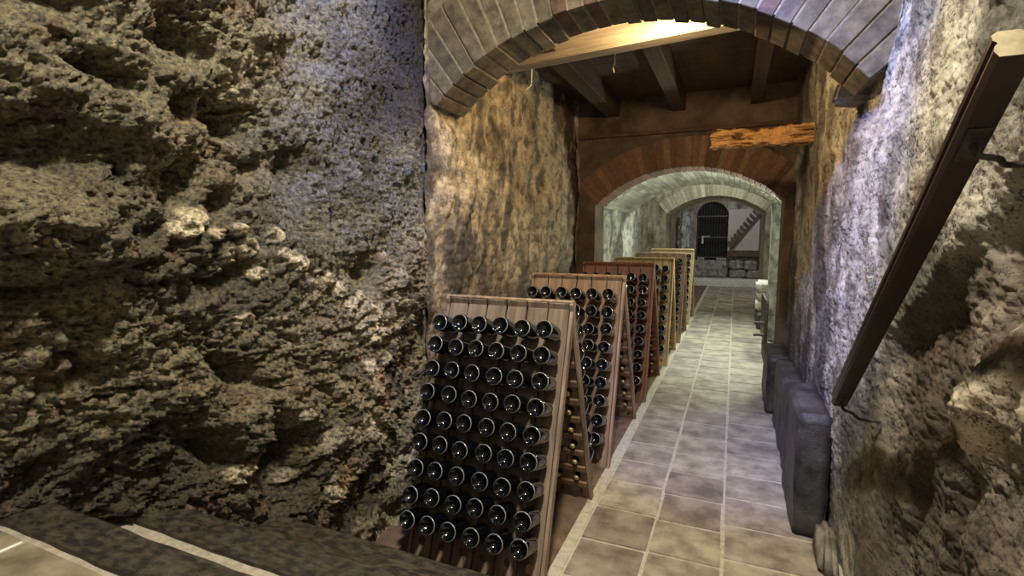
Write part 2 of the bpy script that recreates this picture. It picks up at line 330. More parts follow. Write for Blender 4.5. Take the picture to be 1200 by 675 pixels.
def brick_ring(name, y0, y1, cx, cz, R, x0, x1, depth, bt, joint, cols, m, mm, label, proud=.012, jit=.006, rows=1, seed=1):
    """voussoir ring: bricks as wedges, mortar bed behind. One object."""
    r = random.Random(seed)
    a0 = math.atan2(math.sqrt(R*R-(x0-cx)**2), x0-cx); a1 = math.atan2(math.sqrt(R*R-(x1-cx)**2), x1-cx)
    L = R*(a0-a1); n = int(L/bt); bm = bmesh.new(); lay = bm.loops.layers.float_color.new('Col')
    def wedge(aa, ab, r0, r1, ya, yb, c, mi, bev=0):
        p = []
        for rr in (r0, r1):
            for (a, y) in ((aa, ya), (ab, ya), (ab, yb), (aa, yb)): p.append((cx+rr*math.cos(a), y, cz+rr*math.sin(a)))
        vs = hexa(bm, p, mi); es = list({e for v in vs for e in v.link_edges})
        if bev:
            res = bmesh.ops.bevel(bm, geom=es, offset=bev, segments=1, affect='EDGES'); fs = res['faces']+list({f for v in res['verts'] for f in v.link_faces})
        else: fs = list({f for v in vs for f in v.link_faces})
        for f in fs:
            for l in f.loops: l[lay] = (*c, 1)
    for k in range(n):
        aa = a0+(a1-a0)*k/n; ab = a0+(a1-a0)*(k+1)/n; g = (a1-a0)*joint/L/2
        for q in range(rows):
            ya = y0-proud+(y1-y0+2*proud)*q/rows+(0.004 if q else 0); yb = y0-proud+(y1-y0+2*proud)*(q+1)/rows-(.004 if q < rows-1 else 0)
            c = r.choice(cols); f = r.uniform(.8, 1.15); c = tuple(v*f for v in c)
            j = r.uniform(-jit, jit)
            wedge(aa+g*r.uniform(.6, 1.3), ab-g*r.uniform(.6, 1.3), R-proud+j, R+depth+r.uniform(-jit, jit), ya+r.uniform(-jit, jit)*.6, yb+r.uniform(-jit, jit)*.6, c, 0, .004)
        wedge(aa, ab, R-proud*.1, R+depth-.01, y0-proud*.35, y1+proud*.35, (1, 1, 1), 1)
    return struct(obj(name, bm, None, mats=[m, mm]), label, 'arch')
BY = [(.115, .098, .07), (.135, .115, .08), (.10, .087, .062), (.125, .105, .073), (.155, .135, .098), (.10, .055, .04), (.12, .10, .075), (.14, .12, .085)]
BR = [(.17, .095, .065), (.21, .12, .082), (.13, .078, .055), (.19, .11, .08), (.24, .15, .105)]
BG = [(.50, .50, .42), (.62, .61, .52), (.40, .39, .32), (.54, .52, .43)]
M['dark_plaster'] = mat('dark_cellar_plaster', (.06, .05, .042), (.26, .22, .17), scale=4, rough=.85, bump=.7, bscale=35, bdist=.012, speck=(30, .42, (.05, .04, .03)))
arch_wall('wall_arch_near', 3.12, 3.44, -2.15, .85, 4.6, -.72, 1.51, 1.765, -2.15+.02, .60, M['dark_plaster'], 'masonry above the nearest brick arch', zbot=2.7)
brick_ring('brick_arch', 3.10, 3.46, -.72, 1.51, 1.75, -1.925, .59, .46, .094, .012, BY, M['brick1'], M['mortar_brown'],
           'nearest brick arch of radial grey and yellow bricks across the passage', seed=3, jit=.01)
arch_wall('wall_arch_middle', 6.8, 7.3, -2.15, .9, 4.6, -.6, 1.11, 1.645, -1.74, .51, M['redplaster'], 'reddish plaster wall pierced by the middle brick arch')
brick_ring('brick_arch', 6.8, 7.3, -.6, 1.11, 1.64, -1.73, .50, .36, .075, .012, BR, M['brick'], M['mortar_red'],
           'reddish brown brick arch in the middle of the passage', seed=5, jit=.004)
# barrel vault beyond the middle arch
arch_wall('vault', 7.35, 10.5, -2.15, .95, 3.4, -.6, .86, 2.02, -1.99, .79, M['mortar'], 'barrel vault behind the middle brick arch', zbot=2.3, cat='vault')
brick_ring('brick_arch', 7.36, 10.5, -.6, .86, 2.0, -1.96, .76, .12, .085, .012, BG, M['brick'], M['mortar'],
           'pale brick barrel vault lining between the middle and far arches', seed=8, jit=.005, rows=6)
bm = bmesh.new(); box(bm, .58, .80, 10.1, 10.5, 0, 2.45, .03)
struct(obj('pier', bm, M['stone']), 'pale pier carrying the vault on the right', 'pier')
arch_wall('wall_arch_far', 13.0, 15.3, -2.4, .95, 4.2, -.46, 1.11, 1.71, -1.57, .61, M['plaster2'], 'thick stained wall pierced by the farthest arch')
brick_ring('brick_arch', 13.0, 13.9, -.46, 1.11, 1.70, -1.56, .60, .30, .08, .012, [(.34, .31, .24), (.40, .37, .29), (.28, .25, .19)], M['brick'], M['mortar'],
           'farthest pale brick arch before the barred doorway', seed=9, jit=.004, rows=3)

# ------------------------------------------------------------------ floor
bm = bmesh.new(); box(bm, -.9, 1.6, -1.5, 21.0, -.12, -.004)
struct(obj('floor', bm, M['grout']), 'grout bed of the tiled passage', 'floor')
bm = bmesh.new(); box(bm, -2.6, -.9, -1.5, 21.0, -.12, -.002)
struct(obj('floor', bm, M['earth']), 'reddish brown earth strip under the racks', 'floor')
bm = bmesh.new(); lay = bm.loops.layers.float_color.new('Col'); rt = random.Random(4)
cx = [(-.822, -.412), (-.412, 0.0), (0.0, .63)]
offs = [2.60, 2.56, 2.68]
for ci, (xa, xb) in enumerate(cx+[(.63, .85)]):
    y = (offs+[2.6])[ci]-.8; 
    while y < 20.6:
        ln_ = rt.uniform(.375, .425)
        g = .006; z = rt.uniform(-.002, .002)+.001
        n0 = len(bm.faces)
        a = [xa+g+rt.uniform(-.003, .003), xb-g+rt.uniform(-.003, .003)]
        vs = hexa(bm, [(a[0], y+g, -.03), (a[1], y+g+.004, -.03), (a[1], y+ln_-g, -.03), (a[0], y+ln_-g, -.03),
                       (a[0], y+g, z), (a[1], y+g+.004, z), (a[1], y+ln_-g, z+rt.uniform(-.002, .002)), (a[0], y+ln_-g, z)])
        es = [e for e in {e for v in vs[4:] for e in v.link_edges}]
        bmesh.ops.bevel(bm, geom=es, offset=.006, segments=2, affect='EDGES')
        bm.faces.ensure_lookup_table()
        c = rt.choice([(.33, .31, .25), (.31, .285, .235), (.28, .255, .215), (.36, .335, .27), (.31, .28, .245), (.25, .22, .19)])
        for f in bm.faces[n0:]:
            for l in f.loops: l[lay] = (*c, 1)
        for f in bm.faces:
            pass
        y += ln_
for f in bm.faces:
    for l in f.loops:
        if l[lay][0] in (0, 1): l[lay] = (.25, .22, .17, 1)
struct(obj('floor', bm, M['tile']), 'worn square stone floor tiles of the passage', 'floor')
bm = bmesh.new(); y = 1.9
while y < 20.5:
    l_ = rt.uniform(.5, .8); box(bm, -.895+rt.uniform(0, .006), -.828, y+.004, y+l_-.004, -.03, .001, .004); y += l_
struct(obj('trim_1', bm, M['grout']), 'narrow pale stone border along the left edge of the tiles', 'border')

# ------------------------------------------------------------------ steps
def step_body(n, y0, y1, z, lab):
    bm = bmesh.new(); box(bm, -2.75, .75, y0, y1, -.1, z-.012, .004)
    return struct(obj('stair_step', bm, M['mortar']), lab, 'step')
step_body(1, -1.5, .86, .9, 'top stair landing'); step_body(2, .83, 1.30, .7, 'second stair tread'); step_body(3, 1.28, 1.62, .5, 'third stair tread')
step_body(4, 1.6, 1.97, .3, 'fourth stair tread'); step_body(5, 1.95, 2.24, .1, 'bottom stair tread')
bm = bmesh.new(); lay = bm.loops.layers.float_color.new('Col')
for i, (ya, yb) in enumerate([(.66, .835), (.28, .65), (-.1, .27), (-.5, -.11)]):
    x = -2.6+(.31 if i % 2 else 0)
    while x < .6:
        w_ = rt.uniform(.36, .5); n0 = len(bm.faces); box(bm, x+.012, x+w_-.012, ya+.008, yb-.012, .84, .897, .008); bm.faces.ensure_lookup_table()
        c = rt.choice([(.22, .20, .145), (.28, .25, .18), (.18, .165, .125)])
        for f in bm.faces:
            for l in f.loops:
                if l[lay][0] in (0, 1): l[lay] = (*c, 1)
        x += w_
struct(obj('floor', bm, M['tile']), 'stone tiles of the stair landing', 'floor')
def nosing(y0, y1, z, lab, seed, t=.09):
    bm = bmesh.new(); box(bm, -2.72, .62, y0, y1, z-t, z, .012)
    bmesh.ops.subdivide_edges(bm, edges=[e for e in bm.edges if e.calc_length() > 1], cuts=90, use_grid_fill=True)
    for v in bm.verts:
        p = v.co; v.co.y += .002*math.sin(p.x*9+seed)+.0015*math.sin(p.x*31+seed*2); v.co.z += .0015*math.sin(p.x*17+p.y*40+seed)
    return tag(obj('stair_nosing', bm, M['nosing']), lab, 'stair beam')
nosing(.845, .99, .905, 'dark worn timber nosing on the top step, nearest the viewer', 1)
nosing(1.238, 1.40, .705, 'dark worn timber nosing on the middle step below the top one', 2)
nosing(1.575, 1.775, .505, 'dark worn timber nosing on the third step, closest to the nearest bottle rack', 3, .10)
nosing(1.85, 1.99, .305, 'dark worn timber nosing low on the fourth step beside the nearest rack', 4)

# ------------------------------------------------------------------ ceilings, closing walls
bm = bmesh.new(); box(bm, -2.6, .9, -1.6, 4.1, 4.6, 4.7)
struct(obj('ceiling', bm, M['dark_plaster']), 'dark ceiling over the stairs', 'ceiling')
bm = bmesh.new(); box(bm, -2.8, .9, -1.7, -1.5, -.1, 4.7)
struct(obj('wall_back', bm, M['dark_plaster']), 'wall behind the stairs', 'wall')
bm = bmesh.new(); k = 0
y = 4.12
while y < 6.8:                                              # boards across
    box(bm, -2.15, .75, y+.003, min(y+.2, 6.8), 3.63, 3.67, .003); y += .203
struct(obj('ceiling', bm, M['wood_dark']), 'dark board ceiling between the near and middle arches', 'ceiling')
for i, (x, wd, lab) in enumerate([(-1.52, .17, 'leftmost of the dark ceiling joists, beside the left wall'), (-.70, .15, 'middle dark ceiling joist, right of the hanging thread'),
                                  (.16, .13, 'rightmost dark ceiling joist, above the splintered orange beam')]):
    bm = bmesh.new(); box(bm, x-wd/2, x+wd/2, 4.15, 6.82, 3.42, 3.64, .008)
    tag(obj('ceiling_joist', bm, M['wood_dark']), lab, 'joist', 'joists under the board ceiling')
bm = bmesh.new()
hexa(bm, [(-2.1, 4.30, 3.36), (.72, 3.96, 3.37), (.72, 4.12, 3.37), (-2.1, 4.46, 3.36), (-2.1, 4.30, 3.74), (.72, 3.96, 3.75), (.72, 4.12, 3.75), (-2.1, 4.46, 3.74)])
bmesh.ops.bevel(bm, geom=list(bm.edges), offset=.008, segments=2, affect='EDGES')
tag(obj('ceiling_beam', bm, M['wood_beam']), 'long sawn timber beam, brightly lit, just behind the nearest brick arch', 'beam')
bm = bmesh.new(); box(bm, -2.15, .9, 4.12, 13, 4.55, 4.65); struct(obj('ceiling', bm, M['dark_plaster']), 'upper ceiling above the passage', 'ceiling')
bm = bmesh.new(); box(bm, -2.15, .75, 4.2, 4.4, 3.76, 4.6); struct(obj('wall_upper', bm, M['dark_plaster']), 'plaster wall standing on the sawn beam', 'wall')
bm = bmesh.new(); box(bm, -1.95, .62, 6.755, 6.81, 3.155, 3.20, .008)
struct(obj('trim_2', bm, M['wood_dark']), 'thin ledge above the middle brick arch', 'ledge')

# ------------------------------------------------------------------ corbel, broken beam, threads
bm = bmesh.new()
p = [(.46, 3.46, 2.64), (.66, 3.42, 2.64), (.66, 3.62, 2.62), (.48, 3.58, 2.64), (.49, 3.45, 2.76), (.66, 3.40, 2.80), (.66, 3.62, 2.80), (.52, 3.58, 2.76)]
hexa(bm, p); bmesh.ops.bevel(bm, geom=list(bm.edges), offset=.022, segments=3, affect='EDGES')
tag(obj('stone_corbel', bm, M['stone'], smooth=False), 'small rough stone corbel under the right foot of the nearest arch', 'corbel')

xs = np.linspace(-.24, .66, 90); ring = 20
bm = bmesh.new(); prev = None
for i, x in enumerate(xs):
    t = (x+.24)/.9; pts = []
    for k in range(ring):
        a = 2*PI*k/ring; cy, cz = math.cos(a), math.sin(a)
        s = 1/max(abs(cy), abs(cz))**.75
        hy, hz = .075, .082-.006*t
        e = float(fbm(x*5, cy*1.5+9, cz*1.5, 4, 700))*.035+float(fbm(x*22, cy*4, cz*4, 3, 710))*.016
        xx = x+(float(vnoise(cy*3, cz*5, 0, 720))*.05 if i == 0 else 0)
        y = 5.42+cy*s*(hy+e); z = 2.805+cz*s*(hz+e)
        # split notches on the face
        if cy < -.3:
            y += .045*math.exp(-((x+.02)/.05)**2-((z-2.815)/.025)**2)+.03*math.exp(-((x-.12)/.12)**2-((z-2.79)/.012)**2)+.03*math.exp(-((x+.15)/.06)**2-((z-2.80)/.014)**2)
        pts.append(bm.verts.new((xx, y, z)))
    if prev:
        for k in range(ring): bm.faces.new((prev[k], prev[(k+1) % ring], pts[(k+1) % ring], pts[k]))
    else: bm.faces.new(pts[::-1])
    prev = pts
bm.faces.new(prev)
tag(obj('broken_beam', bm, M['orange_wood']), 'splintered orange timber stub jutting from the right wall above the middle arch', 'beam')

def thread(pts, lab):
    bm = bmesh.new(); tube(bm, smoothpath(pts, 5), .004, 6)
    tag(obj('hanging_thread', bm, M['pale_thread'], smooth=True), lab, 'thread')
thread([(-.98, 4.75, 3.64), (-1.03, 4.75, 3.55), (-1.06, 4.76, 3.50), (-1.055, 4.75, 3.44), (-1.07, 4.75, 3.40), (-1.062, 4.75, 3.35)], 'pale curly thread hanging from the board ceiling left of the middle joist')
thread([(-1.72, 4.40, 3.37), (-1.722, 4.40, 3.27), (-1.73, 4.4, 3.22), (-1.78, 4.4, 3.19)], 'short pale thread hanging under the left end of the sawn beam')

# ------------------------------------------------------------------ handrail
A = Vector((.497, 2.87, 1.105)); Bp = Vector((.497, 1.39, 2.285)); d = (Bp-A).normalized(); side = Vector((1, 0, 0)); up = side.cross(d).normalized()
if up.z < 0: up = -up
prof = [(-.028, -.040), (.028, -.040), (.030, -.008), (.024, .0), (.030, .012), (.030, .030), (.018, .042), (-.018, .042), (-.030, .030), (-.030, .014), (-.023, .004), (-.030, -.006), (-.034, -.022)]
root = empty('handrail', A)
tag(root, 'dark varnished wooden handrail sloping down along the right wall', 'handrail')
bm = bmesh.new(); rings = []
for P0 in (A, A+d*.03, Bp-d*.02, Bp):
    rings.append([bm.verts.new(P0-A+side*a+up*b) for a, b in prof])
n = len(prof)
for q, w_ in zip(rings, rings[1:]):
    for k in range(n): bm.faces.new((q[k], q[(k+1) % n], w_[(k+1) % n], w_[k]))
bm.faces.new(rings[0][::-1]); f = bm.faces.new(rings[-1]); f.material_index = 1
obj('rail', bm, None, root, mats=[M['wood_rail'], M['wood_end']])
def bracket(t, x1, y1, z1, name='bracket'):
    q = A+d*t-up*.040
    bm = bmesh.new()
    pts = smoothpath([q, q-up*.035+Vector((.006, 0, 0)), q-up*.05+Vector((.04, 0, 0)), Vector((x1-.05, y1, z1)), Vector((x1+.03, y1, z1))], 6)
    tube(bm, [v-A for v in pts], .0075, 10)
    c = q+up*.003
    for k in range(1):
        vs = hexa(bm, [c-A+side*a*.022+d*b*.05-up*e*.006 for e in (1, 0) for a, b in ((-1, -1), (1, -1), (1, 1), (-1, 1))])
    o = obj(name, bm, M['iron'], root)
    return o
bracket(.05, .62, 2.78, 1.04); bracket(1.66, .62, 1.56, 2.06)

# ------------------------------------------------------------------ bottles
NB = 28
def lathe_y(bm, prof, n=NB, mi=None):
    """profile list of (y, r); axis along +y"""
    rings = []
    for (y, r) in prof:
        if r < 1e-5: rings.append([bm.verts.new((0, y, 0))])
        else: rings.append([bm.verts.new((r*math.cos(2*PI*k/n), y, r*math.sin(2*PI*k/n))) for k in range(n)])
    for i, (a, b) in enumerate(zip(rings, rings[1:])):
        for k in range(n):
            if len(a) == 1: f = bm.faces.new((a[0], b[(k+1) % n], b[k]))
            elif len(b) == 1: f = bm.faces.new((a[k], a[(k+1) % n], b[0]))
            else: f = bm.faces.new((a[k], a[(k+1) % n], b[(k+1) % n], b[k]))
            if mi: f.material_index = mi[i]
# base at y=0 (punt pushed in), mouth at y=.29
BP = [(.032, 0), (.030, .012), (.022, .024), (.010, .035), (.003, .041), (-.001, .0445), (0, .0475), (.004, .0505), (.010, .0525), (.03, .0535), (.135, .0535), (.155, .052), (.175, .046),
      (.198, .0345), (.222, .0235), (.245, .0175), (.272, .0150), (.276, .0165), (.286, .0165), (.288, .014)]
MI = [0]*len(BP)
for i in (6,): MI[i] = 1
bm = bmesh.new(); lathe_y(bm, BP, NB, MI); bm.faces.ensure_lookup_table()
me_b = bpy.data.meshes.new('bottle'); bmesh.ops.recalc_face_normals(bm, faces=bm.faces); bm.to_mesh(me_b); bm.free()
me_b.materials.append(M['glass']); me_b.materials.append(M['glass_rim']); me_b.polygons.foreach_set('use_smooth', [True]*len(me_b.polygons))
bm = bmesh.new(); lathe_y(bm, [(.278, .0172), (.284, .0176), (.290, .0168), (.293, .013), (.2935, 0)], 16)
me_c = bpy.data.meshes.new('crown_cap'); bmesh.ops.recalc_face_normals(bm, faces=bm.faces); bm.to_mesh(me_c); bm.free()
me_c.materials.append(M['cap']); me_c.polygons.foreach_set('use_smooth', [True]*len(me_c.polygons))
bottle0 = bpy.data.objects.new('bottle', me_b); cap0 = bpy.data.objects.new('crown_cap', me_c)
used = [False]
def place_bottle(mat4, label, group):
    if not used[0]:
        o, c = bottle0, cap0; used[0] = True
    else: o, c = bottle0.copy(), cap0.copy()
    C.objects.link(o); C.objects.link(c); c.parent = o
    o.matrix_world = mat4; tag(o, label, 'bottle', group)

# ------------------------------------------------------------------ riddling racks
TH = .032; ROWS, COLS = 10, 6
def board_mesh(bm, u0, u1, L, holes, y0, y1, hr):
    """board in local (u, thickness y, s); cells with a real round hole each"""
    cuts = [0]+[(holes[i]+holes[i+1])/2 for i in range(len(holes)-1)]
    top = holes[-1]+(holes[-1]-holes[-2])/2
    cuts.append(top)
    n = 16
    def quad(pts):
        return bm.faces.new(pts)
    for i, hs in enumerate(holes):
        s0, s1 = cuts[i], cuts[i+1]; uc = (u0+u1)/2; rings = []
        for y in (y0, y1):
            outer, inner = [], []
            for k in range(n):
                a = 2*PI*(k+.5)/n; cu, cs = math.cos(a), math.sin(a)
                tu = (u1-uc)/abs(cu) if abs(cu) > 1e-6 else 1e9
                ts = ((s1-hs) if cs > 0 else (hs-s0))/abs(cs)
                t = min(tu, ts); outer.append(bm.verts.new((uc+cu*t, y, hs+cs*t)))
                inner.append(bm.verts.new((uc+hr*cu, y, hs+hr*1.15*cs)))
            rings.append((outer, inner))
            co = {}
            for k in range(n): quad((outer[k], outer[(k+1) % n], inner[(k+1) % n], inner[k]))
            for (cu_, cs_) in ((u1, s1), (u0, s1), (u0, s0), (u1, s0)):     # corner triangles
                q = Vector((cu_, y, cs_)); ds = sorted(range(n), key=lambda k: (outer[k].co-q).length)[:2]
                v = bm.verts.new(q)
                a_, b_ = outer[ds[0]], outer[ds[1]]
                try: bm.faces.new((v, a_, b_))
                except ValueError: pass
        for k in range(n):
            a, b = rings[0][1], rings[1][1]; quad((a[k], a[(k+1) % n], b[(k+1) % n], b[k]))
        for uu in (u0, u1):
            f = quad([bm.verts.new((uu, y, s)) for y, s in ((y0, s0), (y1, s0), (y1, s1), (y0, s1))])
    box(bm, u0, u1, y0, y1, top, L, 0)
    f = bm.faces.new([bm.verts.new((a, b, 0)) for a, b in ((u0, y0), (u1, y0), (u1, y1), (u0, y1))])
ORD = ['top', 'second', 'third', 'fourth', 'fifth', 'sixth', 'seventh', 'eighth', 'ninth']
COLN = ['leftmost', 'second', 'third', 'fourth', 'fifth', 'rightmost']
def rack(name_word, xl, xr, yf, ya, za, yb, wood, label, fcols, bcols, toprow=True):
    root = empty('riddling_rack', ((xl+xr)/2, ya, 0)); tag(root, label, 'bottle rack', 'A-shaped bottle racks along the left side')
    wm, we = WOODS[wood], WOODS[wood+'_edge']; W = xr-xl; bw = W/COLS
    for which in ('front', 'back'):
        yfoot = yf if which == 'front' else yb
        L = math.hypot(ya-yfoot, za); ang = math.atan2(abs(ya-yfoot), za)
        # local: x across, y thickness (outside = -y), z along the slope upwards; foot at origin
        if which == 'front': R = Matrix.Translation((xl, yfoot, 0)) @ Matrix.Rotation(-ang, 4, 'X')
        else: R = Matrix.Translation((xr, yfoot, 0)) @ Matrix.Rotation(PI, 4, 'Z') @ Matrix.Rotation(-ang, 4, 'X')
        pitch = .1438*L/1.59; holes = [.085+pitch*k for k in range(ROWS)]
        bm = bmesh.new(); y0, y1 = 0, TH
        for c in range(COLS):
            g = .0055
            board_mesh(bm, c*bw+g, (c+1)*bw-g, L-rt.uniform(0, .004), holes, y0, y1, .0245)
        pan = obj(which+'_panel', bm, wm, root); inv = Matrix.Translation(-root.location)
        pan.matrix_local = inv @ R
        # side rails (the thick outer edges), top cleat and cross battens on the inner side
        bm = bmesh.new()
        bm.free()
        for ua in (-.022, W+.001):
            bm = bmesh.new(); box(bm, ua, ua+.021, -.006, TH+.012, 0, L, .004)
            o = obj('side_rail', bm, we, root); o.matrix_local = inv @ R
        bm = bmesh.new()
        for k in range(ROWS-1):
            s = (holes[k]+holes[k+1])/2; box(bm, .002, W-.002, TH+.001, TH+.022, s-.022, s+.022, .005)
        o = obj('batten', bm, WOODS['brown'] if wood != 'russet' else wm, root); o.matrix_local = inv @ R
        bm = bmesh.new(); box(bm, -.022, W+.022, -.004, TH*.7, L-.001, L+.006, .002)
        o = obj('top_strip', bm, we, root); o.matrix_local = inv @ R
        for r in range(9):
            for c in range(COLS):
                cc = c if which == 'front' else COLS-1-c             # column seen from the viewer
                ok = (cc in (fcols if which == 'front' else bcols)) or (which == 'front' and r == 0 and toprow)
                if not ok: continue
                s = holes[ROWS-1-r]
                jit = Matrix.Rotation(rt.uniform(-.025, .03), 4, 'X') @ Matrix.Rotation(rt.uniform(-.03, .03), 4, 'Z')
                off = Matrix.Translation(((c+.5)*bw, 0, s)) @ jit @ Matrix.Translation((0, -.215+rt.uniform(-.008, .006), 0)) @ Matrix.Rotation(rt.uniform(0, 6.28), 4, 'Y')
                rw = ORD[r]+' row'; cn = COLN[cc]+' column'
                lab = f'dark bottle in {rw}, {cn}, {"base outward in front" if which == "front" else "hung on the back"} of the {name_word} rack'
                place_bottle(R @ off, lab, f'bottles in the {name_word} rack')
rack('nearest', -1.715, -.89, 2.41, 2.94, 1.50, 3.49, 'greyed', 'nearest A-shaped rack of greyish brown wood, nine full rows of dark bottles', range(6), (3, 4, 5))
rack('second', -1.715, -.89, 3.99, 4.50, 1.54, 5.255, 'warm', 'second rack from the viewer, warm brown wood, behind the nearest rack', (3, 4, 5), (4, 5))
rack('third', -1.715, -.885, 5.80, 6.25, 1.56, 7.04, 'russet', 'third rack from the viewer, dark reddish brown top boards', (4, 5), (4, 5))
rack('fourth', -1.715, -.85, 7.55, 8.06, 1.55, 8.73, 'tan', 'fourth rack from the viewer, light tan top boards', (4, 5), (5,))
rack('fifth', -1.715, -.84, 9.32, 9.98, 1.56, 10.62, 'brown', 'fifth rack from the viewer, brown boards mostly hidden by the tan one', (4, 5), (5,), False)
rack('sixth', -1.715, -.84, 11.3, 11.95, 1.58, 12.58, 'straw', 'farthest rack, straw coloured wood', (4, 5), (5,), False)

# ------------------------------------------------------------------ ledge blocks on the right
def stone_block(name, x0, x1, y0, y1, z0, z1, m, lab, seed, bev=.03, cat='stone block', amp=.018):
    bm = bmesh.new(); box(bm, x0, x1, y0, y1, z0, z1, 0)
    bmesh.ops.bevel(bm, geom=list(bm.edges), offset=bev, segments=2, affect='EDGES')
    for _ in range(5):
        es = [e for e in bm.edges if e.calc_length() > .05]
        if not es: break
        bmesh.ops.subdivide_edges(bm, edges=es, cuts=1, use_grid_fill=True)
    bmesh.ops.triangulate(bm, faces=[f for f in bm.faces if len(f.verts) > 4])
    co = np.array([v.co[:] for v in bm.verts]); bm.normal_update()
    D = fbm(co[:, 0]*7, co[:, 1]*7, co[:, 2]*7, 4, seed)*amp
    for v, dd in zip(list(bm.verts), D): v.co += v.normal*float(dd)
    return tag(obj(name, bm, m, smooth=True), lab, cat)
stone_block('stone_block', .405, .59, 3.53, 4.30, 0, .80, M['stone_dark'], 'tall dark stone block nearest the viewer at the foot of the right wall', 801, .014)
stone_block('stone_block', .425, .585, 4.36, 5.75, 0, .66, M['stone_dark'], 'dark rounded stone block in the middle of the ledge row by the right wall', 802, .016)
stone_block('stone_block', .365, .585, 5.95, 6.74, 0, .62, M['stone_dark'], 'dark stone block farthest along the ledge row by the right wall', 803, .016)
bm = bmesh.new()
hexa(bm, [(.50, 3.12, 0), (.60, 3.08, 0), (.62, 3.42, 0), (.50, 3.44, 0), (.515, 3.26, .22), (.59, 3.24, .22), (.60, 3.42, .20), (.515, 3.43, .20)])
bmesh.ops.bevel(bm, geom=list(bm.edges), offset=.03, segments=3, affect='EDGES')
tag(obj('kerb_stone', bm, M['stone'], smooth=True), 'small pale stone stub on the floor before the tall dark block', 'stone')
# wooden frame leaning on the ledge with two pegs, white stones stacked behind
rt2 = empty('peg_board', (.455, 8.2, 0)); tag(rt2, 'dark upright wooden board with two pegs poking out, beyond the ledge stones', 'peg board')
bm = bmesh.new(); box(bm, -.02, .03, 0, 1.1, .30, .96, .02); obj('board', bm, M['nosing'], rt2)
for zz in (.62, .44):
    bm = bmesh.new(); tube(bm, [(.0, .03, zz), (-.10, .03, zz), (-.155, .03, zz-.008)], .022, 10); obj('peg', bm, M['iron'], rt2)
bm = bmesh.new(); box(bm, .0, .05, .05, .85, .0, .30, .01); obj('support', bm, M['wood_dark'], rt2)
for k, (z0, z1, dx, w) in enumerate([(.34, .56, .0, 'lowest'), (.57, .75, .015, 'middle'), (.76, .95, -.01, 'topmost')]):
    stone_block('white_stone', .44+dx, .72+dx, 11.6-.1*k, 12.1, z0, z1, M['white'], f'{w} of the three chalky white stones piled by the right wall', 820+k, .04, 'stone', .012)
stone_block('stone_block', .46, .8, 11.3, 12.4, 0, .33, M['stone_dark'], 'low dark block carrying the pile of white stones', 830, .03)

# ------------------------------------------------------------------ end chamber
bm = bmesh.new(); box(bm, -2.9, 1.9, 20.4, 23.2, -.1, .10, .01); box(bm, -2.9, 1.9, 20.9, 23.2, .10, .22, .01)
struct(obj('stair_step', bm, M['white']), 'pale double step at the far end of the passage', 'step')
arch_wall('wall_far', 22.0, 22.5, -2.9, 1.9, 4.2, -.87, 2.60, .60, -1.44, -.29, M['plaster2'], 'end wall with the arched barred doorway')
bm = bmesh.new(); box(bm, -2.9, 1.9, 23.0, 23.1, 0, 4.2); struct(obj('wall_behind_gate', bm, M['dark_plaster']), 'dark wall behind the barred doorway', 'wall')
bm = bmesh.new(); box(bm, -3.0, -2.85, 15.3, 23.1, -.1, 4.3); struct(obj('wall_left', bm, M['plaster2']), 'left wall of the end chamber', 'wall')
bm = bmesh.new(); box(bm, 1.75, 1.9, 15.3, 23.1, -.1, 4.3); struct(obj('wall_right', bm, M['plaster2']), 'right wall of the end chamber', 'wall')
bm = bmesh.new(); box(bm, -3.0, 1.9, 15.3, 23.1, 4.2, 4.3); struct(obj('ceiling', bm, M['dark_plaster']), 'ceiling of the end chamber', 'ceiling')
bm = bmesh.new(); box(bm, -3.0, 1.9, 13.1, 21.0, -.14, -.006); struct(obj('floor', bm, M['grout']), 'floor edges of the end chamber', 'floor')
stone_block('wall_footing', -1.62, -.24, 21.55, 21.98, .22, .90, M['stone'], 'rough stone threshold block under the barred doorway', 840, .05, 'stone')
for i, (x0, x1, z0, z1, s, w) in enumerate([(-.20, .30, .56, .92, .06, 'upper left'), (.32, .80, .54, .90, .05, 'upper right'), (-.18, .42, .22, .53, .05, 'lower left'), (.44, .90, .22, .53, .05, 'lower right')]):
    stone_block('rubble_stone', x0, x1, 21.5, 21.98, z0, z1, M['stone'], f'{w} of the big stones stacked under the pale panel at the end', 850+i, s, 'stone', .05)
rock = stone_block('rock_outcrop', -2.05, -1.66, 21.0, 21.93, .22, 2.75, M['wallw'], 'pale upright rock left of the barred doorway', 870, .12, 'rock', .12)
gate = empty('barred_gate', (-.87, 21.95, .92)); tag(gate, 'dark arched iron gate with vertical bars at the far end', 'gate')
bars = bmesh.new()
for k in range(11):
    x = -.52+k*.104; zt = 2.60+math.sqrt(max(.58**2-x*x, 0))-.92
    bm = bmesh.new(); tube(bm, [(x, 0, .0), (x, 0, zt)], .011, 8); obj('bar', bm, M['iron'], gate)
bars.free()
for zz in (.06, .85, 1.68):
    bm = bmesh.new(); box(bm, -.57, .57, -.02, .02, zz, zz+.05, .004); obj('rail', bm, M['iron'], gate)
bm = bmesh.new(); box(bm, -.36, -.30, -.06, -.02, .62, .92, .004); box(bm, -.36, -.05, -.055, -.035, .90, .925, .003); obj('latch', bm, M['white'], gate)
bm = bmesh.new(); box(bm, -1.43, -.31, 22.35, 22.42, .9, 3.2, .005); tag(obj('timber_shutter', bm, mat('pitch_black_timber', (.004, .004, .005), (.012, .011, .011))), 'black timber shutter closing the doorway behind the iron gate', 'shutter')
